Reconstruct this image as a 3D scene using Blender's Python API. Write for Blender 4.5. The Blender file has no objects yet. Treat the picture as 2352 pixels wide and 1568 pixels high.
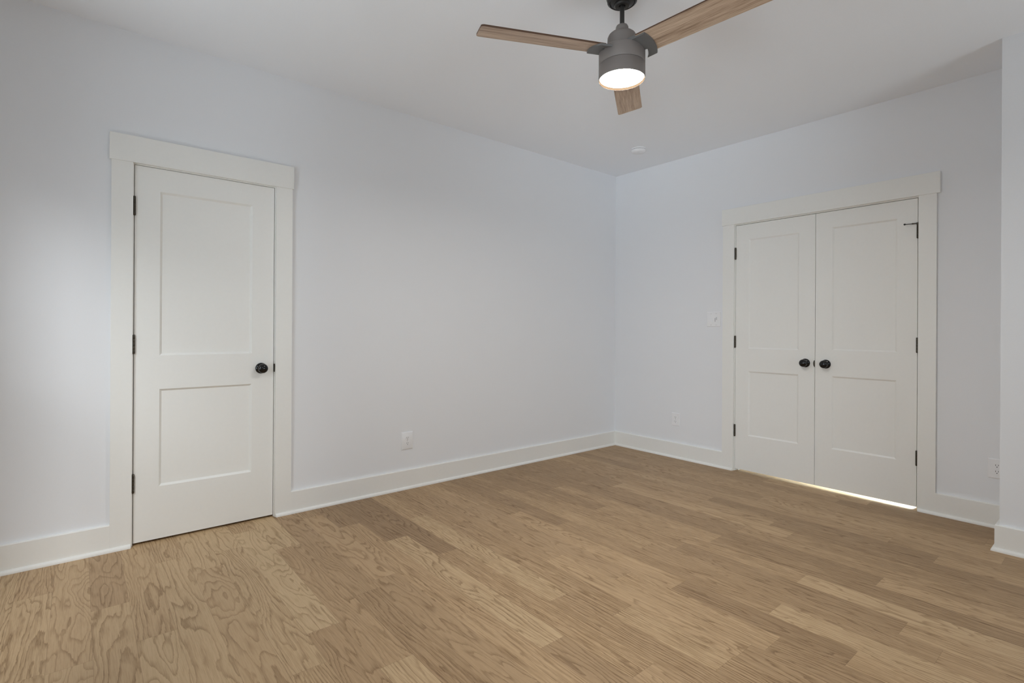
import bpy, bmesh, math, random
from mathutils import Vector, Matrix

C = bpy.context.scene.collection
PI = math.pi
W, H = 2352, 1568

# ------------------------------------------------------------------ camera
CAM = Vector((-4.2511, -3.4487, 1.1728))
YAW, ROLL, F_PX, SHIFT_PX = 0.6937, 0.0056, 1196.42, -26.83
cam_data = bpy.data.cameras.new('camera')
cam_data.sensor_width = 36.0
cam_data.lens = 36.0 * F_PX / W
cam_data.shift_y = SHIFT_PX / W
cam_data.clip_start = 0.05
cam = bpy.data.objects.new('camera', cam_data)
C.objects.link(cam)
fw = Vector((math.sin(YAW), math.cos(YAW), 0))
rt = Vector((math.cos(YAW), -math.sin(YAW), 0))
up = Vector((0, 0, 1))
cr, sr = math.cos(ROLL), math.sin(ROLL)
rt, up = rt * cr + up * sr, up * cr - rt * sr
cam.matrix_world = Matrix(((rt.x, up.x, -fw.x, CAM.x), (rt.y, up.y, -fw.y, CAM.y),
                           (rt.z, up.z, -fw.z, CAM.z), (0, 0, 0, 1)))
bpy.context.scene.camera = cam

# ------------------------------------------------------------------ view, world, daylight
sc = bpy.context.scene
sc.view_settings.view_transform = 'Standard'
sc.view_settings.look = 'None'
sc.view_settings.gamma = 1.0
sc.view_settings.use_curve_mapping = False
sc.view_settings.exposure = 0.12
sc.cycles.use_denoising = True
sc.cycles.max_bounces = 14
sc.cycles.diffuse_bounces = 10
sc.cycles.glossy_bounces = 4
sc.cycles.transparent_max_bounces = 8
sc.cycles.sample_clamp_indirect = 6.0
sc.cycles.caustics_reflective = False
sc.cycles.caustics_refractive = False

world = bpy.data.worlds.new('sky')
sc.world = world
world.use_nodes = True
world.node_tree.nodes['Background'].inputs[0].default_value = (0.75, 0.86, 1.0, 1)


XW, YB, HC = -5.0, -5.2, 2.7542          # left side wall, rear wall, ceiling height
# window openings: (wall, along0, along1, z0, z1)
WIN_NEAR = (-2.0, -0.86, 0.6, 2.25)     # side wall, y range, z range
WIN_FAR = (-4.5, -3.1, 0.55, 2.1)
WIN_REAR = (-4.3, -2.9, 0.6, 2.2)         # rear wall, x range, z range
WIN_REAR2 = (-2.3, -0.9, 0.6, 2.2)


def area_light(name, loc, direction, sx, sy, watts, colour, spread=PI):
    d = bpy.data.lights.new(name, 'AREA')
    d.shape = 'RECTANGLE'
    d.size, d.size_y = sx, sy
    d.energy = watts
    d.color = colour
    d.spread = spread
    o = bpy.data.objects.new(name, d)
    C.objects.link(o)
    o.location = loc
    o.rotation_euler = Vector(direction).to_track_quat('-Z', 'Y').to_euler()
    return o


# daylight: hazy low sun on the near side window, added sky fill well outside and above the other
# two, and added uplight outside each window to lift the ceiling
POW = dict(near_beam=138.0, near_gnd=44.0, far_sky=25.0, far_gnd=0.0, far_up=10.5, far_down=9.0, rear_sky=60.0, rear_gnd=0.0, rear2_sky=0.0, rear2_gnd=42.0, lamp=190.0, sky=0.04)
DAY = (0.815, 0.918, 1.0)
world.node_tree.nodes['Background'].inputs[1].default_value = POW['sky']
SUN_DIR = Vector((0.58, 0.80, -0.67)).normalized()
for key, (a, b, z0, z1), out, base in (('near', WIN_NEAR, Vector((-1, 0, 0)), Vector((XW, 0, 0))),
                                       ('far', WIN_FAR, Vector((-1, 0, 0)), Vector((XW, 0, 0))),
                                       ('rear', WIN_REAR, Vector((0, -1, 0)), Vector((0, YB, 0))),
                                       ('rear2', WIN_REAR2, Vector((0, -1, 0)), Vector((0, YB, 0)))):
    mid = base + (Vector((0, (a + b) / 2, 0)) if out.x else Vector(((a + b) / 2, 0, 0))) + Vector((0, 0, (z0 + z1) / 2))
    up_dir = Vector((0, 0, 1))
    if key == 'near':
        if POW['near_beam']:
            area_light('daylight_haze', mid - SUN_DIR * 4.0, SUN_DIR, 1.1, 1.3, POW['near_beam'], (0.93, 0.97, 1.0))
    elif POW[key + '_sky']:
        area_light('daylight_sky_' + key, mid + out * 1.9 + up_dir * 1.35, -out - up_dir * 0.6, 3.0, 1.8, POW[key + '_sky'], DAY)  # added fill panel outside an unseen window
    if POW[key + '_gnd']:
        area_light('daylight_ground_' + key, mid + out * 0.75 - up_dir * 0.55, -out + up_dir * 0.75, b - a, 1.3, POW[key + '_gnd'], DAY)  # added uplight that brightens the ceiling
for key, src, aim in (('far_up', (-7.4, -5.5, 0.3), (-0.5, -0.7, 2.5)), ('far_down', (-7.4, -5.5, 2.5), (-0.3, -1.1, 0.5))):
    if POW[key]:
        area_light('daylight_' + key, src, Vector(aim) - Vector(src), 2.2, 2.0, POW[key], DAY, 0.62)  # added fill lamps aimed at the dark far corner
area_light('hall_daylight', (1.15, -2.75, 0.62), (-1, 0.25, -0.5), 0.35, 0.5, 48, (0.6, 0.82, 1.0), PI * 0.4)
area_light('hall_lamp', (0.8, -1.5, 2.2), (0, 0, -1), 0.4, 0.4, 5, (1.0, 0.92, 0.82))

# ------------------------------------------------------------------ materials


def lin(r, g, b):
    def f(c):
        c /= 255.0
        return c / 12.92 if c <= 0.04045 else ((c + 0.055) / 1.055) ** 2.4
    return (f(r), f(g), f(b), 1.0)


def new_mat(name):
    m = bpy.data.materials.new(name)
    m.use_nodes = True
    nt = m.node_tree
    return m, nt, nt.nodes['Principled BSDF']


def paint(name, col, rough, bump=0.0, scale=220.0, metallic=0.0, spec=0.5):
    m, nt, p = new_mat(name)
    p.inputs['Roughness'].default_value = rough
    p.inputs['Metallic'].default_value = metallic
    p.inputs['Specular IOR Level'].default_value = spec
    geo = nt.nodes.new('ShaderNodeNewGeometry')
    n = nt.nodes.new('ShaderNodeTexNoise')
    n.inputs['Scale'].default_value = scale
    n.inputs['Detail'].default_value = 3
    nt.links.new(geo.outputs['Position'], n.inputs['Vector'])
    mix = nt.nodes.new('ShaderNodeMix')
    mix.data_type = 'RGBA'
    mix.inputs['A'].default_value = [c * 0.985 for c in col[:3]] + [1]
    mix.inputs['B'].default_value = [min(1, c * 1.015) for c in col[:3]] + [1]
    nt.links.new(n.outputs['Fac'], mix.inputs['Factor'])
    nt.links.new(mix.outputs['Result'], p.inputs['Base Color'])
    if bump:
        b = nt.nodes.new('ShaderNodeBump')
        b.inputs['Strength'].default_value = bump
        b.inputs['Distance'].default_value = 0.001
        nt.links.new(n.outputs['Fac'], b.inputs['Height'])
        nt.links.new(b.outputs['Normal'], p.inputs['Normal'])
    return m


M = {}
M['wall'] = paint('wall_paint', (0.812, 0.825, 0.848, 1), 0.85, 0.08, 160)
M['ceiling'] = paint('ceiling_paint', (0.855, 0.875, 0.905, 1), 0.92, 0.08, 160)
M['trim'] = paint('trim_enamel', (0.85, 0.848, 0.818, 1), 0.38, 0.02, 60)
M['door'] = paint('door_enamel', (0.85, 0.848, 0.818, 1), 0.42, 0.02, 60)
M['bronze'] = paint('dark_bronze', lin(74, 69, 60), 0.36, 0, 300, 0.55)
M['black'] = paint('black_bronze_gloss', (0.003, 0.003, 0.0035, 1), 0.13, 0, 300, 0.0, 0.5)
M['plastic'] = paint('white_plastic', (0.85, 0.855, 0.87, 1), 0.32)
M['slot'] = paint('socket_shadow_black', (0.035, 0.034, 0.033, 1), 0.6)
M['screw'] = paint('painted_screw', (0.6, 0.6, 0.6, 1), 0.4)
M['fan_grey'] = paint('fan_charcoal', lin(117, 110, 106), 0.5, 0.05, 500, 0.0)
M['fan_iron'] = paint('fan_bracket_charcoal', lin(100, 100, 99), 0.5, 0.05, 500, 0.0)
M['fan_dark'] = paint('fan_black', lin(38, 36, 34), 0.4, 0, 500, 0.2)
M['hall'] = paint('hall_paint', (0.75, 0.75, 0.74, 1), 0.9)
M['bumper'] = paint('rubber_black', (0.02, 0.02, 0.02, 1), 0.7)

m, nt, p = new_mat('lamp_lens')
p.inputs['Base Color'].default_value = (0.9, 0.88, 0.82, 1)
p.inputs['Emission Color'].default_value = (1.0, 0.985, 0.95, 1)
p.inputs['Emission Strength'].default_value = POW['lamp']
M['lens'] = m

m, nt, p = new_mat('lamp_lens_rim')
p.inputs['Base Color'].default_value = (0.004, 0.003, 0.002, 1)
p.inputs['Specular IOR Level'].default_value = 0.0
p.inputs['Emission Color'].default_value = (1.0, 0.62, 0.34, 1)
p.inputs['Emission Strength'].default_value = 0.42  # emission stands in for lens light falling on the housing's inner wall
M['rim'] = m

m, nt, p = new_mat('window_glass')
p.inputs['Base Color'].default_value = (1, 1, 1, 1)
tr = nt.nodes.new('ShaderNodeBsdfTransparent')
gl = nt.nodes.new('ShaderNodeBsdfGlossy')
gl.inputs['Roughness'].default_value = 0.02
mx = nt.nodes.new('ShaderNodeMixShader')
mx.inputs[0].default_value = 0.06
nt.links.new(tr.outputs[0], mx.inputs[1])
nt.links.new(gl.outputs[0], mx.inputs[2])
nt.links.new(mx.outputs[0], nt.nodes['Material Output'].inputs['Surface'])
M['glass'] = m


def math_node(nt, op, a, b=None, c=None):
    n = nt.nodes.new('ShaderNodeMath')
    n.operation = op
    for i, v in enumerate((a, b, c)):
        if v is None:
            continue
        if isinstance(v, (int, float)):
            n.inputs[i].default_value = v
        else:
            nt.links.new(v, n.inputs[i])
    return n.outputs[0]


def combine(nt, x, y, z):
    n = nt.nodes.new('ShaderNodeCombineXYZ')
    for i, v in enumerate((x, y, z)):
        if isinstance(v, (int, float)):
            n.inputs[i].default_value = v
        else:
            nt.links.new(v, n.inputs[i])
    return n.outputs[0]


def noise(nt, vec, scale=1.0, detail=2.0, rough=0.5, dist=0.0):
    n = nt.nodes.new('ShaderNodeTexNoise')
    n.inputs['Scale'].default_value = scale
    n.inputs['Detail'].default_value = detail
    n.inputs['Roughness'].default_value = rough
    n.inputs['Distortion'].default_value = dist
    nt.links.new(vec, n.inputs['Vector'])
    return n.outputs['Fac']


def ramp(nt, fac, stops):
    n = nt.nodes.new('ShaderNodeValToRGB')
    e = n.color_ramp.elements
    while len(e) < len(stops):
        e.new(0.5)
    for el, (pos, col) in zip(e, stops):
        el.position = pos
        el.color = col
    nt.links.new(fac, n.inputs['Fac'])
    return n.outputs['Color']


def mix_rgb(nt, fac, a, b, blend='MIX'):
    n = nt.nodes.new('ShaderNodeMix')
    n.data_type = 'RGBA'
    n.blend_type = blend
    for key, v in (('Factor', fac), ('A', a), ('B', b)):
        s = [i for i in n.inputs if i.name == key and (key == 'Factor' and i.type == 'VALUE' or i.type == 'RGBA')][0]
        if isinstance(v, (int, float)):
            s.default_value = v
        elif isinstance(v, (tuple, list)):
            s.default_value = v
        else:
            nt.links.new(v, s)
    return [o for o in n.outputs if o.type == 'RGBA'][0]


def oak_floor():
    m, nt, p = new_mat('oak_plank_floor')
    uv = nt.nodes.new('ShaderNodeUVMap')
    uv.uv_map = 'grain'
    s = nt.nodes.new('ShaderNodeSeparateXYZ')
    nt.links.new(uv.outputs[0], s.inputs[0])
    u, v = s.outputs[0], s.outputs[1]                 # metres along and across the plank
    at = nt.nodes.new('ShaderNodeAttribute')
    at.attribute_name = 'plank'
    sa = nt.nodes.new('ShaderNodeSeparateColor')
    nt.links.new(at.outputs['Color'], sa.inputs[0])
    tone, rnd, style = sa.outputs[0], sa.outputs[1], sa.outputs[2]
    off = math_node(nt, 'MULTIPLY', rnd, 91.7)
    # growth rings: broad wandering field + straight component, feathered by fine fibres
    stretch = math_node(nt, 'MULTIPLY_ADD', style, -1.0, 1.65)
    big = noise(nt, combine(nt, math_node(nt, 'MULTIPLY', u, stretch), math_node(nt, 'MULTIPLY', v, 8.5), off), 1.0, 2.0, 0.45, 0.2)
    mid = noise(nt, combine(nt, math_node(nt, 'MULTIPLY', u, 6.0), math_node(nt, 'MULTIPLY', v, 34.0), off), 1.0, 2.0, 0.5)
    fib = noise(nt, combine(nt, math_node(nt, 'MULTIPLY', u, 16.0), math_node(nt, 'MULTIPLY', v, 560.0), off), 1.0, 2.0, 0.55)
    straight = math_node(nt, 'MULTIPLY', v, math_node(nt, 'MULTIPLY_ADD', style, 95.0, 2.0))
    dense = math_node(nt, 'FRACT', math_node(nt, 'MULTIPLY', rnd, 7.31))
    wob = math_node(nt, 'MULTIPLY_ADD', dense, 10.0, 8.5)
    h = math_node(nt, 'MULTIPLY_ADD', big, wob, straight)
    h = math_node(nt, 'MULTIPLY_ADD', mid, math_node(nt, 'MULTIPLY_ADD', style, 1.3, 0.9), h)
    h = math_node(nt, 'MULTIPLY_ADD', fib, math_node(nt, 'MULTIPLY_ADD', style, 0.55, 0.34), h)
    f = math_node(nt, 'FRACT', h)
    line = ramp(nt, f, [(0.0, (0, 0, 0, 1)), (0.05, (1, 1, 1, 1)), (0.13, (0.66, 0.66, 0.66, 1)), (0.40, (0.10, 0.10, 0.10, 1)), (1.0, (0, 0, 0, 1))])
    pat = noise(nt, combine(nt, math_node(nt, 'MULTIPLY', u, 3.0), math_node(nt, 'MULTIPLY', v, 11.0), math_node(nt, 'ADD', off, 7.3)), 1.0, 2.0, 0.5)
    patch = ramp(nt, pat, [(0.3, (0.45, 0.45, 0.45, 1)), (0.6, (1, 1, 1, 1))])
    strength = math_node(nt, 'MULTIPLY', math_node(nt, 'MULTIPLY', line, patch), math_node(nt, 'MULTIPLY_ADD', style, 0.45, 0.80))
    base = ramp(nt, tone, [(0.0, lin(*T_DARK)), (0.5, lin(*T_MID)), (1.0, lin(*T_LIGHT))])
    base = mix_rgb(nt, math_node(nt, 'MULTIPLY', pat, 0.32), base, mix_rgb(nt, 1.0, base, (0.80, 0.77, 0.75, 1), 'MULTIPLY'))
    dark = mix_rgb(nt, 1.0, base, (0.49, 0.43, 0.36, 1), 'MULTIPLY')
    col = mix_rgb(nt, strength, base, dark)
    pores = ramp(nt, fib, [(0.34, (0.76, 0.72, 0.67, 1)), (0.50, (1, 1, 1, 1))])
    col = mix_rgb(nt, math_node(nt, 'MULTIPLY_ADD', style, 0.6, 0.40), col, pores, 'MULTIPLY')
    streak = noise(nt, combine(nt, math_node(nt, 'MULTIPLY', u, 6.0), math_node(nt, 'MULTIPLY', v, 170.0), math_node(nt, 'ADD', off, 3.1)), 1.0, 3.0, 0.6)
    streaks = ramp(nt, streak, [(0.40, (0.72, 0.675, 0.61, 1)), (0.55, (1, 1, 1, 1))])
    col = mix_rgb(nt, math_node(nt, 'MULTIPLY_ADD', style, 0.75, 0.22), col, streaks, 'MULTIPLY')
    # hairline eased edge between planks
    uv2 = nt.nodes.new('ShaderNodeUVMap')
    uv2.uv_map = 'edge'
    s2 = nt.nodes.new('ShaderNodeSeparateXYZ')
    nt.links.new(uv2.outputs[0], s2.inputs[0])
    ed = math_node(nt, 'MINIMUM', s2.outputs[0], s2.outputs[1])
    edge = ramp(nt, math_node(nt, 'MULTIPLY', ed, 400.0), [(0.0, (0.72, 0.70, 0.68, 1)), (0.5, (1, 1, 1, 1))])
    col = mix_rgb(nt, 1.0, col, edge, 'MULTIPLY')
    nt.links.new(col, p.inputs['Base Color'])
    r = math_node(nt, 'MULTIPLY_ADD', line, 0.10, 0.44)
    nt.links.new(r, p.inputs['Roughness'])
    p.inputs['Specular IOR Level'].default_value = 0.3
    b = nt.nodes.new('ShaderNodeBump')
    b.inputs['Strength'].default_value = 0.12
    b.inputs['Distance'].default_value = 0.0006
    nt.links.new(fib, b.inputs['Height'])
    nt.links.new(b.outputs['Normal'], p.inputs['Normal'])
    return m


T_DARK, T_MID, T_LIGHT = (142, 114, 84), (190, 160, 123), (215, 189, 150)
M['floor'] = oak_floor()


def blade_wood():
    m, nt, p = new_mat('fan_blade_wood')
    uv = nt.nodes.new('ShaderNodeUVMap')
    uv.uv_map = 'grain'
    s = nt.nodes.new('ShaderNodeSeparateXYZ')
    nt.links.new(uv.outputs[0], s.inputs[0])
    u, v = s.outputs[0], s.outputs[1]
    a = noise(nt, combine(nt, math_node(nt, 'MULTIPLY', u, 9.0), math_node(nt, 'MULTIPLY', v, 330.0), 3.0), 1.0, 3.0, 0.65)
    b = noise(nt, combine(nt, math_node(nt, 'MULTIPLY', u, 2.5), math_node(nt, 'MULTIPLY', v, 40.0), 9.0), 1.0, 2.0, 0.5)
    t = math_node(nt, 'MULTIPLY_ADD', b, 0.4, math_node(nt, 'MULTIPLY', a, 0.6))
    col = ramp(nt, t, [(0.32, lin(108, 86, 68)), (0.45, lin(172, 147, 124)), (0.60, lin(206, 184, 162))])
    nt.links.new(col, p.inputs['Base Color'])
    p.inputs['Roughness'].default_value = 0.5
    return m


M['blade'] = blade_wood()
M['blade_edge'] = paint('fan_blade_edge', lin(84, 58, 40), 0.5)

# ------------------------------------------------------------------ mesh helpers


def tag(o, label=None, cat=None, group=None, kind=None):
    for k, v in (('label', label), ('category', cat), ('group', group), ('kind', kind)):
        if v:
            o[k] = v
    return o


def empty(name, loc):
    o = bpy.data.objects.new(name, None)
    o.empty_display_size = 0.05
    o.location = loc
    C.objects.link(o)
    return o


def world_loc(o):
    v = Vector(o.location)
    while o.parent:
        o = o.parent
        v += Vector(o.location)
    return v


def obj(name, bm, mats, parent=None, smooth=35.0, origin=None, label=None):
    """Link the bmesh (in world coordinates) as one object; its origin at its own lowest centre."""
    bmesh.ops.recalc_face_normals(bm, faces=bm.faces)
    if origin is None:
        lo = [min(v.co[i] for v in bm.verts) for i in range(3)]
        hi = [max(v.co[i] for v in bm.verts) for i in range(3)]
        origin = ((lo[0] + hi[0]) / 2, (lo[1] + hi[1]) / 2, lo[2])
    origin = Vector(origin)
    for v in bm.verts:
        v.co -= origin
    me = bpy.data.meshes.new(name)
    bm.to_mesh(me)
    bm.free()
    for mm in (mats if isinstance(mats, (list, tuple)) else [mats]):
        me.materials.append(mm)
    if smooth:
        for pl in me.polygons:
            pl.use_smooth = True
        me.set_sharp_from_angle(angle=math.radians(smooth))
    o = bpy.data.objects.new(name, me)
    C.objects.link(o)
    if parent:
        o.parent = parent
        o.location = origin - world_loc(parent)
    else:
        o.location = origin
    if label:
        o['label'] = label
    return o


def LEFT(u, n, z):      # left wall: u runs along +X, n out into the room
    return Vector((u, -n, z))


def RIGHT(u, n, z):     # far right wall: u runs along -Y, n out into the room
    return Vector((-n, -u, z))


def WORLD(x, y, z):
    return Vector((x, y, z))


def box(bm, fr, a0, a1, b0, b1, c0, c1, bev=0.0, seg=1, mat=0):
    t = bmesh.new()
    vs = [t.verts.new((x, y, z)) for x in (a0, a1) for y in (b0, b1) for z in (c0, c1)]
    for q in ((0, 1, 3, 2), (4, 6, 7, 5), (0, 4, 5, 1), (2, 3, 7, 6), (0, 2, 6, 4), (1, 5, 7, 3)):
        t.faces.new([vs[i] for i in q])
    if bev:
        bmesh.ops.bevel(t, geom=t.edges[:], offset=bev, segments=seg, affect='EDGES', profile=0.5)
    merge(bm, t, fr, mat)


def merge(bm, t, fr, mat=0):
    m = {v: bm.verts.new(fr(*v.co)) for v in t.verts}
    for f in t.faces:
        nf = bm.faces.new([m[v] for v in f.verts])
        nf.material_index = mat
    t.free()


def poly_prism(bm, fr, pts, c0, c1, bev=0.0, mat=0, axis=2):
    """Extrude the outline pts (first two frame axes) from c0 to c1 along the third; axis names where the extrusion goes."""
    t = bmesh.new()
    def put(p, c):
        q = [p[0], p[1]]
        q.insert(axis, c)
        return t.verts.new(q)
    lo = [put(p, c0) for p in pts]
    hi = [put(p, c1) for p in pts]
    n = len(pts)
    t.faces.new(lo)
    t.faces.new(list(reversed(hi)))
    for i in range(n):
        t.faces.new([lo[i], hi[i], hi[(i + 1) % n], lo[(i + 1) % n]])
    if bev:
        es = [e for e in t.edges if e.is_manifold and e.calc_face_angle(0) > 0.6]
        bmesh.ops.bevel(t, geom=es, offset=bev, segments=2, affect='EDGES', profile=0.5)
    merge(bm, t, fr, mat)


def lathe(bm, prof, centre, axis, seg=40, mat=0, caps=True):
    """prof: (radius, distance along axis) pairs; axis a unit vector from the centre."""
    axis = Vector(axis).normalized()
    a = axis.orthogonal().normalized()
    b = axis.cross(a)
    centre = Vector(centre)
    rings = []
    for r, d in prof:
        if r < 1e-6:
            rings.append([bm.verts.new(centre + axis * d)])
        else:
            rings.append([bm.verts.new(centre + axis * d + (a * math.cos(2 * PI * k / seg) + b * math.sin(2 * PI * k / seg)) * r) for k in range(seg)])
    for r0, r1 in zip(rings, rings[1:]):
        for k in range(seg):
            k2 = (k + 1) % seg
            if len(r0) == 1 and len(r1) == 1:
                continue
            if len(r0) == 1:
                q = [r0[0], r1[k], r1[k2]]
            elif len(r1) == 1:
                q = [r0[k], r1[0], r0[k2]]
            else:
                q = [r0[k], r1[k], r1[k2], r0[k2]]
            bm.faces.new(q).material_index = mat
    if caps:
        for r in (rings[0], rings[-1]):
            if len(r) > 2:
                bm.faces.new(r).material_index = mat


def wall_with_holes(bm, fr, u0, u1, z0, z1, n0, n1, holes):
    """A slab of wall between n0 and n1 (outwards) with rectangular holes (u0,u1,z0,z1)."""
    us = sorted({u0, u1, *[h[0] for h in holes], *[h[1] for h in holes]})
    zs = sorted({z0, z1, *[h[2] for h in holes], *[h[3] for h in holes]})
    t = bmesh.new()
    solid = {}
    for i in range(len(us) - 1):
        for j in range(len(zs) - 1):
            um, zm = (us[i] + us[i + 1]) / 2, (zs[j] + zs[j + 1]) / 2
            solid[i, j] = not any(h[0] < um < h[1] and h[2] < zm < h[3] for h in holes)
    vs = {}
    def V(i, j, n):
        if (i, j, n) not in vs:
            vs[i, j, n] = t.verts.new((us[i], n, zs[j]))
        return vs[i, j, n]
    for (i, j), s in solid.items():
        if not s:
            continue
        for n in (n0, n1):
            t.faces.new([V(i, j, n), V(i + 1, j, n), V(i + 1, j + 1, n), V(i, j + 1, n)])
        for (di, dj, a, b) in ((-1, 0, (i, j), (i, j + 1)), (1, 0, (i + 1, j), (i + 1, j + 1)),
                               (0, -1, (i, j), (i + 1, j)), (0, 1, (i, j + 1), (i + 1, j + 1))):
            if not solid.get((i + di, j + dj), False):
                t.faces.new([V(*a, n0), V(*b, n0), V(*b, n1), V(*a, n1)])
    merge(bm, t, fr)


# ------------------------------------------------------------------ key measures
T = 0.018                                     # casing and baseboard thickness
L_OPEN = (-4.0309, -3.3091, 2.055)            # casing opening in the left wall: x0, x1, head
L_CAS = (-4.1235, -3.2125)
L_HEAD = (-4.1323, -3.2054, 2.055, 2.1957)
R_OPEN = (1.2723, 2.5237, 2.0655)             # in u = -y on the right wall
R_CAS = (1.1735, 2.6181)
R_HEAD = (1.166, 2.636, 2.0675, 2.205)
BB = 0.1395
RX, RY = -0.44, -2.975                        # wall return: its face x and its corner y

# ------------------------------------------------------------------ setting
bm = bmesh.new()
wall_with_holes(bm, LEFT, XW - 0.12, 0.0, 0.0, HC, -0.12, 0.0, [(L_OPEN[0] - 0.014, L_OPEN[1] + 0.014, -0.0, L_OPEN[2] + 0.014)])
tag(obj('wall_left', bm, M['wall'], smooth=None), 'long smooth white wall holding the single door', 'wall', kind='structure')
bm = bmesh.new()
wall_with_holes(bm, RIGHT, -0.12, -RY, 0.0, HC, -0.12, 0.0, [(R_OPEN[0] - 0.014, R_OPEN[1] + 0.014, 0.0, R_OPEN[2] + 0.014)])
tag(obj('wall_right', bm, M['wall'], smooth=None), 'far white wall holding the double doors', 'wall', kind='structure')
bm = bmesh.new()
box(bm, WORLD, RX, 0.12, YB - 0.12, RY, 0, HC)
tag(obj('wall_corner', bm, M['wall'], smooth=None), 'white wall stepping forward at the right edge of the room', 'wall', kind='structure')
bm = bmesh.new()
wall_with_holes(bm, lambda u, n, z: Vector((XW + n, u, z)), YB - 0.12, 0.0, 0, HC, -0.12, 0.0,
                [(WIN_NEAR[0], WIN_NEAR[1], WIN_NEAR[2], WIN_NEAR[3]), (WIN_FAR[0], WIN_FAR[1], WIN_FAR[2], WIN_FAR[3])])
tag(obj('wall_window', bm, M['wall'], smooth=None), 'white side wall with two windows', 'wall', kind='structure')
bm = bmesh.new()
wall_with_holes(bm, lambda u, n, z: Vector((u, YB + n, z)), XW, RX, 0, HC, -0.12, 0.0, [WIN_REAR, WIN_REAR2])
tag(obj('wall_back', bm, M['wall'], smooth=None), 'white rear wall with two windows', 'wall', kind='structure')
bm = bmesh.new()
box(bm, WORLD, XW - 0.12, 0.12, YB - 0.12, 0.12, HC, HC + 0.1)
tag(obj('ceiling', bm, M['ceiling'], smooth=None), 'flat white ceiling with the fan', 'ceiling', kind='structure')
# closet behind the single door and hall behind the double doors
bm = bmesh.new()
for a in ((-4.35, -4.3, 0.12, 0.9, 0, 2.4), (-3.05, -3.0, 0.12, 0.9, 0, 2.4), (-4.3, -3.05, 0.85, 0.9, 0, 2.4), (-4.3, -3.05, 0.12, 0.85, 2.35, 2.4)):
    box(bm, WORLD, *a)
tag(obj('wall_closet', bm, M['hall'], smooth=None), 'closet walls behind the single door', 'wall', kind='structure')
bm = bmesh.new()
for a in ((1.4, 1.45, -3.1, -0.75, 0, 2.4), (0.12, 1.4, -3.1, -3.05, 0, 2.4), (0.12, 1.4, -0.8, -0.75, 0, 2.4), (0.12, 1.4, -3.05, -0.8, 2.35, 2.4)):
    box(bm, WORLD, *a)
tag(obj('wall_hall', bm, M['hall'], smooth=None), 'hall walls behind the double doors', 'wall', kind='structure')


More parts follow.
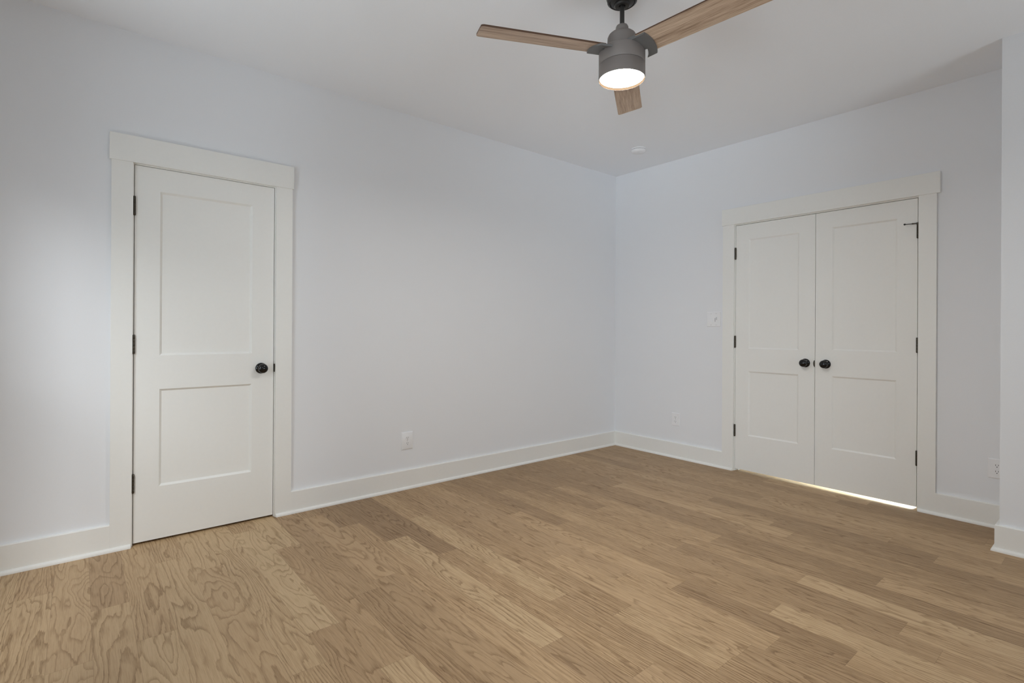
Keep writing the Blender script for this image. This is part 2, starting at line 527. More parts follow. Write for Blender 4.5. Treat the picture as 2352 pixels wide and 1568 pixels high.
# oak floor: one mesh, a face per plank
def build_floor():
    rnd = random.Random(7)
    X0, PW = -4.335, 0.127
    y_lo, y_hi = YB - 0.1, 0.9
    known = {1: [-0.69], 2: [-1.06], 3: [-0.327, -1.55], 4: [-0.55], 6: [-1.412], 7: [-0.533, -1.778], 8: [-1.25, -2.2], 9: [-0.16, -1.17],
             10: [-0.44, -1.673], 11: [-0.795, -2.045], 12: [-1.12, -2.36], 13: [-0.57, -1.8275], 14: [-0.81, -2.07, -2.52],
             15: [-0.28, -1.527], 16: [-0.63, -1.875], 17: [-0.9, -2.094], 18: [-1.22, -2.47], 19: [-0.49, -1.737, -2.992],
             21: [-1.18, -2.43], 23: [-1.43, -2.675], 25: [-0.92, -2.171], 27: [-1.54, -2.784], 28: [-1.31, -2.558]}
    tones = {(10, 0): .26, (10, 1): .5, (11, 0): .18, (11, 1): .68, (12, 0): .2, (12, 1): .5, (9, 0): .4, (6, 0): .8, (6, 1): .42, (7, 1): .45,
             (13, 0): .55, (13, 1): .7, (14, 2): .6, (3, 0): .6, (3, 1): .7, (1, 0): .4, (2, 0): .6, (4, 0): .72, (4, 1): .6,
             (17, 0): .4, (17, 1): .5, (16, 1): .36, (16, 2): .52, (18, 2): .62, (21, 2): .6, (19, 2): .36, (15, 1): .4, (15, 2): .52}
    straight_rows = {13: .8, 14: .85}
    bm = bmesh.new()
    g = bm.loops.layers.uv.new('grain')
    e = bm.loops.layers.uv.new('edge')
    col = bm.loops.layers.float_color.new('plank')
    k_lo = int(math.floor((XW - 0.1 - X0) / PW))
    k_hi = int(math.ceil((1.45 - X0) / PW))
    for k in range(k_lo, k_hi):
        xa, xb = X0 + k * PW, X0 + (k + 1) * PW
        js = list(known.get(k, [rnd.uniform(-1.2, -0.2)]))
        first = js[0]
        while js[-1] > y_lo + 0.3:
            js.append(js[-1] - rnd.choice((1.25, 1.25, 1.0, 0.7)))
        tops = []
        y = first
        while y < y_hi:
            y += 1.25
            tops.append(y)
        cuts = sorted([y for y in js + tops if y_lo < y < y_hi] + [y_lo, y_hi], reverse=True)
        n_above = len([y for y in cuts if y > first + 1e-6]) - 1
        for i, (ya, yb) in enumerate(zip(cuts, cuts[1:])):
            idx = i - n_above
            tone = tones.get((k, idx), (0.46 if k < 8 else 0.2) + 0.40 * rnd.betavariate(2.5, 2.5))  # left rows paler: window daylight from that side put into the plank tone
            r, st = rnd.random(), straight_rows.get(k, min(1.0, max(0.0, rnd.gauss(0.15 + 0.48 * min(1, max(0, (xa + 4.2) / 2.0)), 0.25))))
            ou, ov = rnd.uniform(0, 40), rnd.uniform(0, 9)
            vs = [bm.verts.new(q) for q in ((xa, ya, 0), (xb, ya, 0), (xb, yb, 0), (xa, yb, 0))]
            ym, xm = (ya + yb) / 2, (xa + xb) / 2
            # cut each plank at its middle lines so that the edge distance interpolates exactly
            q = {(0, 0): vs[0], (2, 0): vs[1], (2, 2): vs[2], (0, 2): vs[3]}
            for (a, b), co in {(1, 0): (xm, ya), (2, 1): (xb, ym), (1, 2): (xm, yb), (0, 1): (xa, ym), (1, 1): (xm, ym)}.items():
                q[a, b] = bm.verts.new((co[0], co[1], 0))
            for a in (0, 1):
                for b in (0, 1):
                    f = bm.faces.new([q[a, b], q[a, b + 1], q[a + 1, b + 1], q[a + 1, b]])
                    for lp in f.loops:
                        x, y, _ = lp.vert.co
                        lp[g].uv = (ou - y, ov + x - xm)
                        lp[e].uv = (min(x - xa, xb - x), min(ya - y, y - yb))
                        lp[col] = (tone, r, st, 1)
    bmesh.ops.recalc_face_normals(bm, faces=bm.faces)
    if bm.faces[0].normal.z < 0 if hasattr(bm.faces, 'ensure_lookup_table') and not bm.faces.ensure_lookup_table() else False:
        bmesh.ops.reverse_faces(bm, faces=bm.faces)
    me = bpy.data.meshes.new('floor')
    bm.to_mesh(me)
    bm.free()
    me.materials.append(M['floor'])
    o = bpy.data.objects.new('floor', me)
    C.objects.link(o)
    tag(o, 'light brown oak plank floor running across the empty room', 'floor', kind='structure')


build_floor()


# baseboards with shoe moulding
def baseboard(name, fr, u0, u1, label, ends=(0.0, 0.0), shoe_ends=(0.0, 0.0)):
    root = empty(name, fr((u0 + u1) / 2, 0, 0))
    tag(root, label, 'baseboard', kind='structure')
    b = bmesh.new()
    prof = [(0.0, 0.0), (T, 0.0), (T, BB - 0.003), (T - 0.003, BB), (0.0, BB)]
    strip(b, fr, prof, u0 - ends[0], u1 + ends[1])
    obj('board', b, M['trim'], root)
    b = bmesh.new()
    r, hgt = 0.014, 0.019
    prof = [(T, 0.0), (T + r, 0.0)] + [(T + r * math.cos(t), 0.003 + (hgt - 0.003) * math.sin(t)) for t in [i * PI / 12 for i in range(7)]]
    strip(b, fr, prof, u0 - shoe_ends[0], u1 + shoe_ends[1])
    obj('shoe_molding', b, M['trim'], root, smooth=50)
    return root


def strip(b, fr, prof, u0, u1):
    t = bmesh.new()
    a = [t.verts.new((u0, n, z)) for n, z in prof]
    c = [t.verts.new((u1, n, z)) for n, z in prof]
    k = len(prof)
    t.faces.new(a)
    t.faces.new(list(reversed(c)))
    for i in range(k):
        t.faces.new([a[i], c[i], c[(i + 1) % k], a[(i + 1) % k]])
    merge(b, t, fr)


baseboard('baseboard_left', LEFT, XW, L_CAS[0], 'short white baseboard left of the single door', shoe_ends=(0, L_OPEN[0] - L_CAS[0] - 0.004))
baseboard('baseboard_left', LEFT, L_CAS[1], -T, 'long white baseboard between the single door and the corner', shoe_ends=(L_CAS[1] - L_OPEN[1] - 0.004, T))
baseboard('baseboard_right', RIGHT, 0.0, R_CAS[0], 'white baseboard between the corner and the double doors', shoe_ends=(-T, R_OPEN[0] - R_CAS[0] - 0.004))
baseboard('baseboard_right', RIGHT, R_CAS[1], -RY - T, 'short white baseboard right of the double doors', shoe_ends=(R_CAS[1] - R_OPEN[1] - 0.004, -0.014))


# the wrapped baseboard of the stepped wall: mitred at its outer corner
def corner_baseboard():
    root = empty('baseboard_corner', (RX, RY, 0))
    tag(root, 'white baseboard wrapping the outer corner at the right edge', 'baseboard', kind='structure')
    for nm, prof in (('board', [(0.0, 0.0), (T, 0.0), (T, BB - 0.003), (T - 0.003, BB), (0.0, BB)]),
                     ('shoe_molding', [(T, 0.0), (T + 0.014, 0.0)] + [(T + 0.014 * math.cos(t), 0.003 + 0.016 * math.sin(t)) for t in [i * PI / 12 for i in range(7)]])):
        b = bmesh.new()
        rings = []
        rings.append([b.verts.new((RX - n, YB, z)) for n, z in prof])
        rings.append([b.verts.new((RX - n, RY + n, z)) for n, z in prof])
        rings.append([b.verts.new((-0.0, RY + n, z)) for n, z in prof])
        k = len(prof)
        for r0, r1 in zip(rings, rings[1:]):
            for i in range(k):
                b.faces.new([r0[i], r1[i], r1[(i + 1) % k], r0[(i + 1) % k]])
        b.faces.new(rings[0])
        b.faces.new(list(reversed(rings[2])))
        obj(nm, b, M['trim'], root, smooth=40)


corner_baseboard()
bm = bmesh.new()
strip(bm, lambda u, n, z: Vector((XW + n, u, z)), [(0, 0), (T, 0), (T, BB), (0, BB)], YB, -T)
tag(obj('baseboard_window', bm, M['trim']), 'white baseboard under the side windows', 'baseboard', kind='structure')
bm = bmesh.new()
strip(bm, lambda u, n, z: Vector((u, YB + n, z)), [(0, 0), (T, 0), (T, BB), (0, BB)], XW + T, RX - T)
tag(obj('baseboard_back', bm, M['trim']), 'white baseboard along the rear wall', 'baseboard', kind='structure')


# door casings with jambs
def casing(name, fr, opening, cas, head, label):
    o0, o1, oh = opening
    root = empty(name, fr((o0 + o1) / 2, 0, 0))
    tag(root, label, 'door frame', kind='structure')
    for a, c in ((cas[0], o0), (o1, cas[1])):
        b = bmesh.new()
        box(b, fr, a, c, 0, T, 0, head[2], 0.0003)
        obj('side_casing', b, M['trim'], root)
    b = bmesh.new()
    box(b, fr, head[0], head[1], 0, T + 0.006, head[2], head[3], 0.0015)
    obj('head_casing', b, M['trim'], root)
    j0, j1, jh = o0 - 0.014, o1 + 0.014, oh + 0.014
    i0, i1, ih = o0 + 0.005, o1 - 0.005, oh - 0.005
    b = bmesh.new()
    box(b, fr, j0, i0, -0.12, -0.0003, 0, jh, 0.0008)
    box(b, fr, i1, j1, -0.12, -0.0003, 0, jh, 0.0008)
    box(b, fr, i0, i1, -0.12, -0.0003, ih, jh, 0.0008)
    # stop beads behind the slab
    box(b, fr, i0, i0 + 0.012, -0.075, -0.040, 0, ih)
    box(b, fr, i1 - 0.012, i1, -0.075, -0.040, 0, ih)
    box(b, fr, i0 + 0.012, i1 - 0.012, -0.075, -0.040, ih - 0.012, ih)
    obj('jamb', b, M['trim'], root)
    return root


trim_single = casing('trim_1', LEFT, L_OPEN, L_CAS, L_HEAD, 'white craftsman frame around the single door')
trim_double = casing('trim_2', RIGHT, R_OPEN, R_CAS, R_HEAD, 'white craftsman frame around the double doors')


# ------------------------------------------------------------------ doors
def slab_mesh(fr, u0, u1, z0, z1, panels, face=-0.001, thick=0.035, bev=0.011, depth=0.007):
    bm = bmesh.new()
    us = sorted({u0, u1, *[p[0] for p in panels], *[p[1] for p in panels]})
    zs = sorted({z0, z1, *[p[2] for p in panels], *[p[3] for p in panels]})
    t = bmesh.new()
    vs = {}
    def V(u, n, z):
        key = (round(u, 5), round(n, 5), round(z, 5))
        if key not in vs:
            vs[key] = t.verts.new((u, n, z))
        return vs[key]
    for ua, ub in zip(us, us[1:]):
        for za, zb in zip(zs, zs[1:]):
            um, zm = (ua + ub) / 2, (za + zb) / 2
            if any(p[0] < um < p[1] and p[2] < zm < p[3] for p in panels):
                continue
            t.faces.new([V(ua, face, za), V(ub, face, za), V(ub, face, zb), V(ua, face, zb)])
    for a, b, c, d in panels:
        o = [(a, c), (b, c), (b, d), (a, d)]
        i = [(a + bev, c + bev), (b - bev, c + bev), (b - bev, d - bev), (a + bev, d - bev)]
        for k in range(4):
            k2 = (k + 1) % 4
            t.faces.new([V(o[k][0], face, o[k][1]), V(o[k2][0], face, o[k2][1]),
                         V(i[k2][0], face - depth, i[k2][1]), V(i[k][0], face - depth, i[k][1])])
        t.faces.new([V(x, face - depth, z) for x, z in i])
    bk = face - thick
    t.faces.new([V(u0, bk, z0), V(u1, bk, z0), V(u1, bk, z1), V(u0, bk, z1)])
    for line in ([(u, z0) for u in us], [(u, z1) for u in us], [(u0, z) for z in zs], [(u1, z) for z in zs]):
        front = [V(u, face, z) for u, z in line]
        t.faces.new(front + [V(line[-1][0], bk, line[-1][1]), V(line[0][0], bk, line[0][1])])
    merge(bm, t, fr)
    return bm


def knob(parent, fr, u, z, face, turn=False, name='door_knob'):
    n = fr(0, 1, 0) - fr(0, 0, 0)
    c = fr(u, face, z)
    b = bmesh.new()
    lathe(b, [(0.0, 0), (0.033, 0), (0.033, 0.003), (0.030, 0.007), (0.022, 0.010), (0.0135, 0.012), (0.0125, 0.018), (0.0135, 0.026), (0.019, 0.030), (0.0265, 0.036),
              (0.0285, 0.043), (0.0275, 0.050), (0.0225, 0.0565), (0.0135, 0.0605), (0.0, 0.0615)], c, n, 44)
    k = obj(name, b, M['black'], parent, smooth=50, origin=c)
    if turn:
        b = bmesh.new()
        lathe(b, [(0.0115, 0.0603), (0.0115, 0.0622), (0.0085, 0.0628), (0.0, 0.0628)], c, n, 28, caps=False)
        def f2(a, bb, cc):
            return fr(u + a, face + bb, z + cc)
        box(b, f2, -0.006, 0.006, 0.0625, 0.067, -0.0018, 0.0018, 0.0006)
        obj('turn_button', b, M['black'], k, smooth=50)
    return k


def hinge(parent, fr, u, z0, z1, side):
    b = bmesh.new()
    zv = Vector((0, 0, 1))
    c = fr(u, 0.0052, z0)
    hh = z1 - z0
    prof = [(0.0, -0.003), (0.0045, -0.0025), (0.0055, 0.0)]
    for i in range(5):
        a, d = hh * i / 5, hh * (i + 1) / 5
        prof += [(0.0062, a + 0.0006), (0.0062, d - 0.0006), (0.0056, d)]
    prof += [(0.0045, hh + 0.0025), (0.0, hh + 0.003)]
    lathe(b, prof, c, zv, 20)
    # the leaf edges set in door and jamb
    box(b, fr, u - 0.006, u + 0.006, -0.0009, 0.0022, z0, z1, 0.0004)
    return obj('hinge', b, M['bronze'], parent, smooth=50)


def door(name, fr, u0, u1, z0, z1, panels, label, group=None, **kw):
    root = empty(name, fr((u0 + u1) / 2, 0, z0))
    tag(root, label, 'door', group, 'structure')
    obj('slab', slab_mesh(fr, u0, u1, z0, z1, panels, **kw), M['door'], root, smooth=None)
    return root


# single door
d = door('door_1', LEFT, -4.0229, -3.3171, 0.013, 2.0472, [(-3.9085, -3.4405, 1.0205, 1.9225), (-3.9085, -3.4405, 0.3, 0.8355)],
         'white two-panel single door closed in the left wall', depth=0.0115)
knob(d, LEFT, -3.3880, 0.9285, -0.001)
for za, zb in ((1.7787, 1.8767), (1.0345, 1.1325), (0.2865, 0.3845)):
    hinge(d, LEFT, -4.0245, za, zb, -1)
bm = bmesh.new()
poly_prism(bm, LEFT, [(-3.3141, -0.012), (-3.3141, 0.0035), (-3.3115, 0.0045), (-3.3075, 0.003), (-3.3075, -0.0002), (-3.3135, -0.0002), (-3.3135, -0.012)], 0.903, 0.953)
obj('strike_plate', bm, M['bronze'], trim_single)

# double doors
UM = 1.8965
d = door('door_2', RIGHT, 1.2803, UM - 0.0015, 0.020, 2.0565, [(1.389, 1.780, 1.028, 1.9325), (1.389, 1.780, 0.308, 0.842)],
         'white two-panel left leaf of the double doors')
knob(d, RIGHT, 1.8295, 0.9335, -0.001)
for za, zb in ((1.7755, 1.871), (1.0355, 1.131), (0.292, 0.388)):
    hinge(d, RIGHT, 1.2788, za, zb, -1)
bm = bmesh.new()
pts = [(UM - 0.0016, 0.9065), (UM - 0.0016, 0.9575)] + [(UM - 0.0016 - 0.0105 * math.sin(t), 0.932 + 0.0255 * math.cos(t)) for t in [i * PI / 14 for i in range(1, 14)]]
poly_prism(bm, RIGHT, pts, -0.0009, 0.0012, axis=1)
obj('strike_plate', bm, M['bronze'], d)
d = door('door_3', RIGHT, UM + 0.0015, 2.5157, 0.020, 2.0565, [(2.010, 2.4045, 1.0345, 1.938), (2.010, 2.4045, 0.311, 0.8455)],
         'white two-panel right leaf of the double doors')
knob(d, RIGHT, 1.9705, 0.932, -0.001, turn=True)
for i, (za, zb) in enumerate(((1.793, 1.888), (1.0385, 1.134), (0.2945, 0.39))):
    hg = hinge(d, RIGHT, 2.5172, za, zb, 1)
    if i == 0:
        bm = bmesh.new()
        box(bm, RIGHT, 2.487, 2.5225, 0.001, 0.010, 1.8865, 1.8935, 0.001)
        lathe(bm, [(0.0, -0.007), (0.007, -0.007), (0.007, 0.0075), (0.0, 0.0075)], RIGHT(2.5172, 0.0055, 1.887), (0, 0, 1), 20)
        a0, a1 = RIGHT(2.487, 0.0055, 1.8895), RIGHT(2.455, 0.0335, 1.8865)
        lathe(bm, [(0.0, -0.008), (0.0026, -0.008), (0.0026, (a1 - a0).length), (0.0, (a1 - a0).length)], a0, a1 - a0, 14)
        a0 = RIGHT(2.494, 0.0055, 1.890)
        lathe(bm, [(0.0, -0.002), (0.0045, -0.002), (0.0045, 0.008), (0.0, 0.008)], a0, a1 - a0, 14)
        stop = obj('hinge_pin_stop', bm, M['bronze'], d, label='dark bronze hinge-pin door stop')
        bm = bmesh.new()
        lathe(bm, [(0.0, 0), (0.005, 0), (0.006, 0.004), (0.004, 0.009), (0.0, 0.010)], RIGHT(2.456, 0.0325, 1.8866), Vector((-1, 1, 0)), 16)
        obj('rubber_tip', bm, M['bumper'], stop)


# ------------------------------------------------------------------ outlets, switch
def plate(fr, u0, u1, z0, z1, thick, bev, holes=()):
    bm = bmesh.new()
    t = bmesh.new()
    a = [t.verts.new((u, 0, z)) for u, z in ((u0, z0), (u1, z0), (u1, z1), (u0, z1))]
    m1 = [t.verts.new((u, thick * 0.55, z)) for u, z in ((u0, z0), (u1, z0), (u1, z1), (u0, z1))]
    s = bev
    c = [t.verts.new((u, thick, z)) for u, z in ((u0 + s, z0 + s), (u1 - s, z0 + s), (u1 - s, z1 - s), (u0 + s, z1 - s))]
    for r0, r1 in ((a, m1), (m1, c)):
        for i in range(4):
            t.faces.new([r0[i], r0[(i + 1) % 4], r1[(i + 1) % 4], r1[i]])
    t.faces.new(c)
    t.faces.new(list(reversed(a)))
    merge(bm, t, fr)
    return bm


def rounded(cx, cz, hw, hh, r, n=5):
    pts = []
    for sx, sz, a0 in ((1, -1, -PI / 2), (1, 1, 0), (-1, 1, PI / 2), (-1, -1, PI)):
        for i in range(n + 1):
            t = a0 + PI / 2 * i / n
            pts.append((cx + sx * (hw - r) + r * math.cos(t), cz + sz * (hh - r) + r * math.sin(t)))
    return pts


def outlet(fr, u0, u1, z0, z1, label, decora=False, thick=0.006, bev=0.006):
    cu, cz = (u0 + u1) / 2, (z0 + z1) / 2
    root = empty('wall_outlet', fr(cu, 0, z0))
    tag(root, label, 'outlet', 'duplex outlets along the walls')
    obj('cover_plate', plate(fr, u0, u1, z0, z1, thick, bev), M['plastic'], root, smooth=25)
    if decora:
        b = bmesh.new()
        poly_prism(b, fr, rounded(cu, cz, 0.0165, 0.0335, 0.002), thick - 0.001, thick + 0.0016, 0.0005, axis=1)
        face = obj('receptacle', b, M['plastic'], root, smooth=30)
        faces = [(face, cz + 0.0185), (face, cz - 0.0185)]
    else:
        faces = []
        for dz in (0.0195, -0.0195):
            b = bmesh.new()
            r, hgt = 0.0172, 0.0143
            t0 = math.asin(hgt / r)
            pts = [(cu + r * math.cos(t), cz + dz + r * math.sin(t)) for t in [-t0 + 2 * t0 * i / 12 for i in range(13)]]
            pts += [(cu - r * math.cos(t), cz + dz - r * math.sin(t)) for t in [-t0 + 2 * t0 * i / 12 for i in range(13)]]
            poly_prism(b, fr, pts, thick - 0.001, thick + 0.0018, 0.0006, axis=1)
            faces.append((obj('receptacle', b, M['plastic'], root, smooth=30), cz + dz))
        b = bmesh.new()
        lathe(b, [(0.0035, -0.0005), (0.0035, 0.0008), (0.0025, 0.0014), (0.0, 0.0016)], fr(cu, thick, cz), fr(0, 1, 0) - fr(0, 0, 0), 16)
        obj('screw', b, M['screw'], root)
    for face, z in faces:
        b = bmesh.new()
        box(b, fr, cu - 0.0072, cu - 0.0050, thick + 0.001, thick + 0.0020, z - 0.001, z + 0.0078)
        box(b, fr, cu + 0.0050, cu + 0.0072, thick + 0.001, thick + 0.0020, z + 0.000, z + 0.0072)
        poly_prism(b, fr, [(cu + 0.0026 * math.cos(t), z - 0.0075 + 0.0026 * math.sin(t)) for t in [i * PI / 8 for i in range(16)]], thick + 0.001, thick + 0.0020, axis=1)
        obj('slots', b, M['slot'], face)
    return root


outlet(LEFT, -2.4325, -2.3395, 0.2885, 0.4155, 'white outlet on the left wall between single door and corner', thick=0.0085, bev=0.0085)
outlet(RIGHT, 0.6745, 0.7565, 0.2943, 0.4130, 'small white outlet between the corner and the double doors', thick=0.0065, bev=0.004)
outlet(RIGHT, 2.8672, 2.9500, 0.2950, 0.4120, 'white rectangular-socket outlet at the far right, partly hidden by the stepped wall', decora=True, thick=0.0065, bev=0.004)

root = empty('light_switch', RIGHT(1.0855, 0, 1.21))
tag(root, 'white two-gang switch plate beside the double doors', 'light switch')
obj('cover_plate', plate(RIGHT, 1.0225, 1.1483, 1.2098, 1.3385, 0.0065, 0.004), M['plastic'], root, smooth=25)
ZC = 1.274
for cu, kind in ((1.0625, 'rocker'), (1.1085, 'fan')):
    bm = bmesh.new()
    if kind == 'rocker':
        t = bmesh.new()
        prof = [(ZC - 0.0335, 0.0060), (ZC - 0.0335, 0.0105), (ZC - 0.0, 0.0078), (ZC + 0.0335, 0.0066), (ZC + 0.0335, 0.0060)]
        a = [t.verts.new((cu - 0.0165, n, z)) for z, n in prof]
        c = [t.verts.new((cu + 0.0165, n, z)) for z, n in prof]
        t.faces.new(a)
        t.faces.new(list(reversed(c)))
        for i in range(len(prof)):
            t.faces.new([a[i], c[i], c[(i + 1) % 5], a[(i + 1) % 5]])
        merge(bm, t, RIGHT)
        obj('rocker', bm, M['plastic'], root, smooth=None)
    else:
        poly_prism(bm, RIGHT, rounded(cu, ZC, 0.0165, 0.0335, 0.002), 0.006, 0.0082, 0.0005, axis=1)
        fc = obj('fan_control', bm, M['plastic'], root, smooth=30)
        bm = bmesh.new()
        box(bm, RIGHT, cu - 0.0095, cu - 0.0065, 0.0080, 0.0087, ZC - 0.021, ZC + 0.013)
        box(bm, RIGHT, cu + 0.0030, cu + 0.0055, 0.0080, 0.0087, ZC - 0.009, ZC + 0.018)
        obj('slider_slots', bm, M['slot'], fc, label='dark slider slots')
        bm = bmesh.new()
        box(bm, RIGHT, cu - 0.0120, cu - 0.0040, 0.0082, 0.0115, ZC + 0.010, ZC + 0.020, 0.0008)
        box(bm, RIGHT, cu + 0.0010, cu + 0.0080, 0.0082, 0.0115, ZC - 0.014, ZC - 0.006, 0.0008)
        obj('slider_tabs', bm, M['plastic'], fc)
    for dz in (-0.0485, 0.0485):
        bm = bmesh.new()
        lathe(bm, [(0.0032, -0.0005), (0.0032, 0.0007), (0.0022, 0.0013), (0.0, 0.0014)], RIGHT(cu, 0.0065, ZC + dz), (-1, 0, 0), 14)
        obj('screw', bm, M['screw'], root)

# ------------------------------------------------------------------ smoke detector
SD = Vector((-0.51, -0.66, HC))
root = empty('smoke_detector', SD)
tag(root, 'round white smoke detector on the ceiling near the corner', 'smoke detector')
bm = bmesh.new()
lathe(bm, [(0.0, 0.0), (0.062, 0.0), (0.062, 0.006), (0.060, 0.009)], SD, (0, 0, -1), 48)
obj('mounting_base', bm, M['plastic'], root, origin=SD)
bm = bmesh.new()
lathe(bm, [(0.054, 0.009), (0.054, 0.0125)], SD, (0, 0, -1), 48)
obj('vent_gap', bm, M['slot'], root)
bm = bmesh.new()
lathe(bm, [(0.0, 0.0125), (0.060, 0.0125), (0.060, 0.020), (0.055, 0.030), (0.045, 0.035), (0.0, 0.037)], SD, (0, 0, -1), 48)
body = obj('body', bm, M['plastic'], root, smooth=50)
bm = bmesh.new()
lathe(bm, [(0.013, 0.034), (0.013, 0.0385), (0.010, 0.040), (0.0, 0.0405)], SD + Vector((-0.018, -0.016, 0)), (0, 0, -1), 24)
obj('test_button', bm, M['plastic'], body)

# ------------------------------------------------------------------ ceiling fan
FX, FY, ZB = -2.352, -1.938, 2.44
AX = Vector((FX, FY, 0))
fan = empty('ceiling_fan', (FX, FY, HC))
tag(fan, 'three-blade ceiling fan with wood blades, charcoal motor and lit round lamp', 'ceiling fan')


def turned(name, prof, mat, parent, smooth=45, seg=64, caps=True, label=None):
    b = bmesh.new()
    lathe(b, prof, AX, (0, 0, 1), seg, caps=caps)
    return obj(name, b, mat, parent, smooth=smooth, label=label)


can = turned('canopy', [(0.0, HC), (0.074, HC), (0.074, HC - 0.045), (0.071, 2.688), (0.062, 2.672), (0.048, 2.662), (0.036, 2.658), (0.0, 2.658)], M['fan_dark'], fan)
turned('canopy_ring', [(0.064, 2.676), (0.0665, 2.671), (0.0575, 2.664), (0.055, 2.667)], M['fan_dark'], can, caps=False)
turned('hanger_collar', [(0.034, 2.660), (0.036, 2.655), (0.031, 2.649), (0.017, 2.648), (0.012, 2.653)], M['fan_dark'], can, caps=False)
turned('downrod', [(0.0, 2.655), (0.0105, 2.655), (0.0105, 2.545), (0.0, 2.545)], M['fan_dark'], fan, seg=28)
turned('coupling_cover', [(0.0, 2.563), (0.018, 2.563), (0.025, 2.560), (0.0285, 2.552), (0.0285, 2.522), (0.0, 2.522)], M['fan_grey'], fan, seg=40)
turned('upper_housing', [(0.0, 2.526), (0.040, 2.526), (0.052, 2.523), (0.060, 2.516), (0.065, 2.505), (0.0655, 2.49), (0.0655, 2.435), (0.0, 2.435)], M['fan_grey'], fan)
turned('motor_housing', [(0.0, 2.447), (0.098, 2.447), (0.102, 2.445), (0.104, 2.441), (0.104, 2.382), (0.102, 2.3795), (0.0, 2.3795)], M['fan_grey'], fan)
kit = turned('light_kit', [(0.0, 2.3785), (0.102, 2.3785), (0.104, 2.376), (0.1045, 2.318), (0.1042, 2.3145), (0.1028, 2.3138), (0.1022, 2.3145), (0.1022, 2.328), (0.0, 2.328)], M['fan_grey'], fan)
turned('lamp_lens', [(0.0, 2.3275), (0.0991, 2.3275), (0.0991, 2.3240), (0.0950, 2.3228), (0.060, 2.3222), (0.0, 2.3220)], M['lens'], kit, label='glowing round lamp lens')

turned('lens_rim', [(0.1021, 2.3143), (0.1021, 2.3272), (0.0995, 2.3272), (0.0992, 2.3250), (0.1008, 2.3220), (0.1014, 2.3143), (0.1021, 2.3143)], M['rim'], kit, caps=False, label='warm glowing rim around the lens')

PITCH = math.radians(-12.5)


def blade_frame(ang):
    e = Vector((math.cos(ang), math.sin(ang), 0))
    s = Vector((-math.sin(ang), math.cos(ang), 0))
    s2 = s * math.cos(PITCH) + Vector((0, 0, 1)) * math.sin(PITCH)
    n = e.cross(s2)
    o = Vector((FX, FY, ZB))
    return lambda r, w, h: o + e * r + s2 * w + n * h


def arc(r, w0, w1, n):
    return [(math.sqrt(r * r - w * w), w) for w in [w0 + (w1 - w0) * i / n for i in range(n + 1)]]


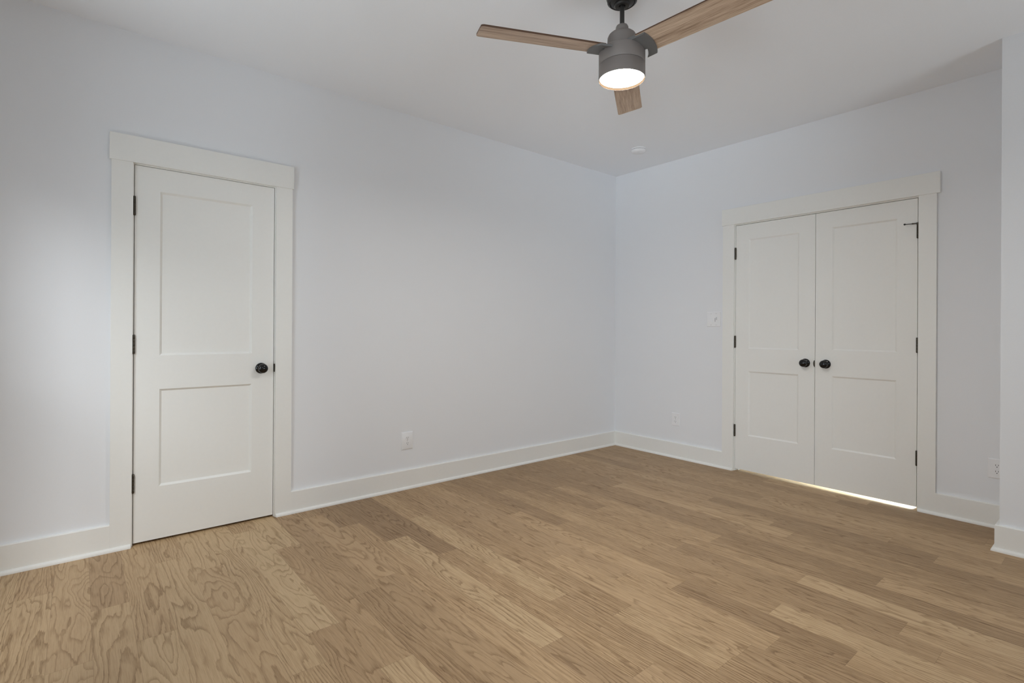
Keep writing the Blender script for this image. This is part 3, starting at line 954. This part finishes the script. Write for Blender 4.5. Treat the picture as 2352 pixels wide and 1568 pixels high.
for ang in (154.3, 34.0, 274.0):
    fr = blade_frame(math.radians(ang))
    # wood blade: tapering board with rounded tip corners
    R1, hw0, hw1, cw, rc = 0.664, 0.0615, 0.0685, 0.004, 0.014
    tip = []
    for sx in (-1, 1):
        cxr, cwr = R1 - rc, cw + sx * (hw1 - rc)
        rng = [i * PI / 2 / 6 for i in range(7)]
        tip += [(cxr + rc * math.cos(t), cwr + sx * rc * math.sin(t)) for t in (reversed(rng) if sx < 0 else rng)]
    pts = [(0.106, cw - hw0)] + tip + [(0.106, cw + hw0)]
    bm = bmesh.new()
    g = bm.loops.layers.uv.new('grain')
    lo = [bm.verts.new(fr(r, w, 0.0)) for r, w in pts]
    hi = [bm.verts.new(fr(r, w, 0.0075)) for r, w in pts]
    lookup = {v: q for v, q in zip(lo + hi, pts + pts)}
    faces = [bm.faces.new(lo), bm.faces.new(list(reversed(hi)))]
    for i in range(len(pts)):
        f = bm.faces.new([lo[i], hi[i], hi[(i + 1) % len(pts)], lo[(i + 1) % len(pts)]])
        f.material_index = 1
        faces.append(f)
    for f in faces:
        for lp in f.loops:
            q = lookup[lp.vert]
            lp[g].uv = (q[0] + ang * 0.01, q[1])
    bl = obj('blade', bm, [M['blade'], M['blade_edge']], fan, smooth=30)
    # crescent blade iron clasping the root from below
    pts = [(0.058, -0.050)] + arc(0.158, -0.054, 0.080, 16) + arc(0.1185, 0.083, 0.034, 8) + [(0.092, 0.030), (0.070, 0.010)]
    bm = bmesh.new()
    poly_prism(bm, fr, pts, -0.0085, 0.0, 0.0012)
    box(bm, fr, 0.06, 0.150, -0.0535, -0.0505, -0.0085, 0.0085, 0.0008)
    obj('blade_bracket', bm, M['fan_iron'], bl, smooth=30, label='charcoal metal blade bracket')

# ------------------------------------------------------------------ unseen windows behind and beside the camera, all but the first added for fill light


def window(name, fr, a, b, z0, z1, label):
    root = empty(name, fr((a + b) / 2, 0, z0))
    tag(root, label, 'window', kind='structure')
    bm = bmesh.new()
    w = 0.05
    for q in ((a, a + w, z0, z1), (b - w, b, z0, z1), (a + w, b - w, z0, z0 + w), (a + w, b - w, z1 - w, z1), (a + w, b - w, (z0 + z1) / 2 - 0.02, (z0 + z1) / 2 + 0.02)):
        box(bm, fr, q[0], q[1], -0.10, -0.05, q[2], q[3])
    obj('sash', bm, M['trim'], root, smooth=None)
    bm = bmesh.new()
    box(bm, fr, a + w, b - w, -0.078, -0.072, z0 + w, z1 - w)
    obj('pane', bm, M['glass'], root, smooth=None)
    for q in ((a - 0.09, a, 0, T, z0, z1), (b, b + 0.09, 0, T, z0, z1)):
        bm = bmesh.new()
        box(bm, fr, *q)
        obj('side_casing', bm, M['trim'], root, smooth=None)
    bm = bmesh.new()
    box(bm, fr, a - 0.1, b + 0.1, 0, T + 0.006, z1, z1 + 0.14)
    obj('head_casing', bm, M['trim'], root, smooth=None)
    bm = bmesh.new()
    box(bm, fr, a - 0.1, b + 0.1, 0, 0.05, z0 - 0.03, z0)
    obj('stool', bm, M['trim'], root, smooth=None)


SIDE = lambda u, n, z: Vector((XW + n, u, z))
REAR = lambda u, n, z: Vector((u, YB + n, z))
window('window_1', SIDE, *WIN_NEAR, 'side window nearest the single door')
window('window_2', SIDE, *WIN_FAR, 'side window farther from the single door')
window('window_3', REAR, *WIN_REAR, 'rear wall window behind the camera')
window('window_4', REAR, *WIN_REAR2, 'rear wall window toward the stepped wall')
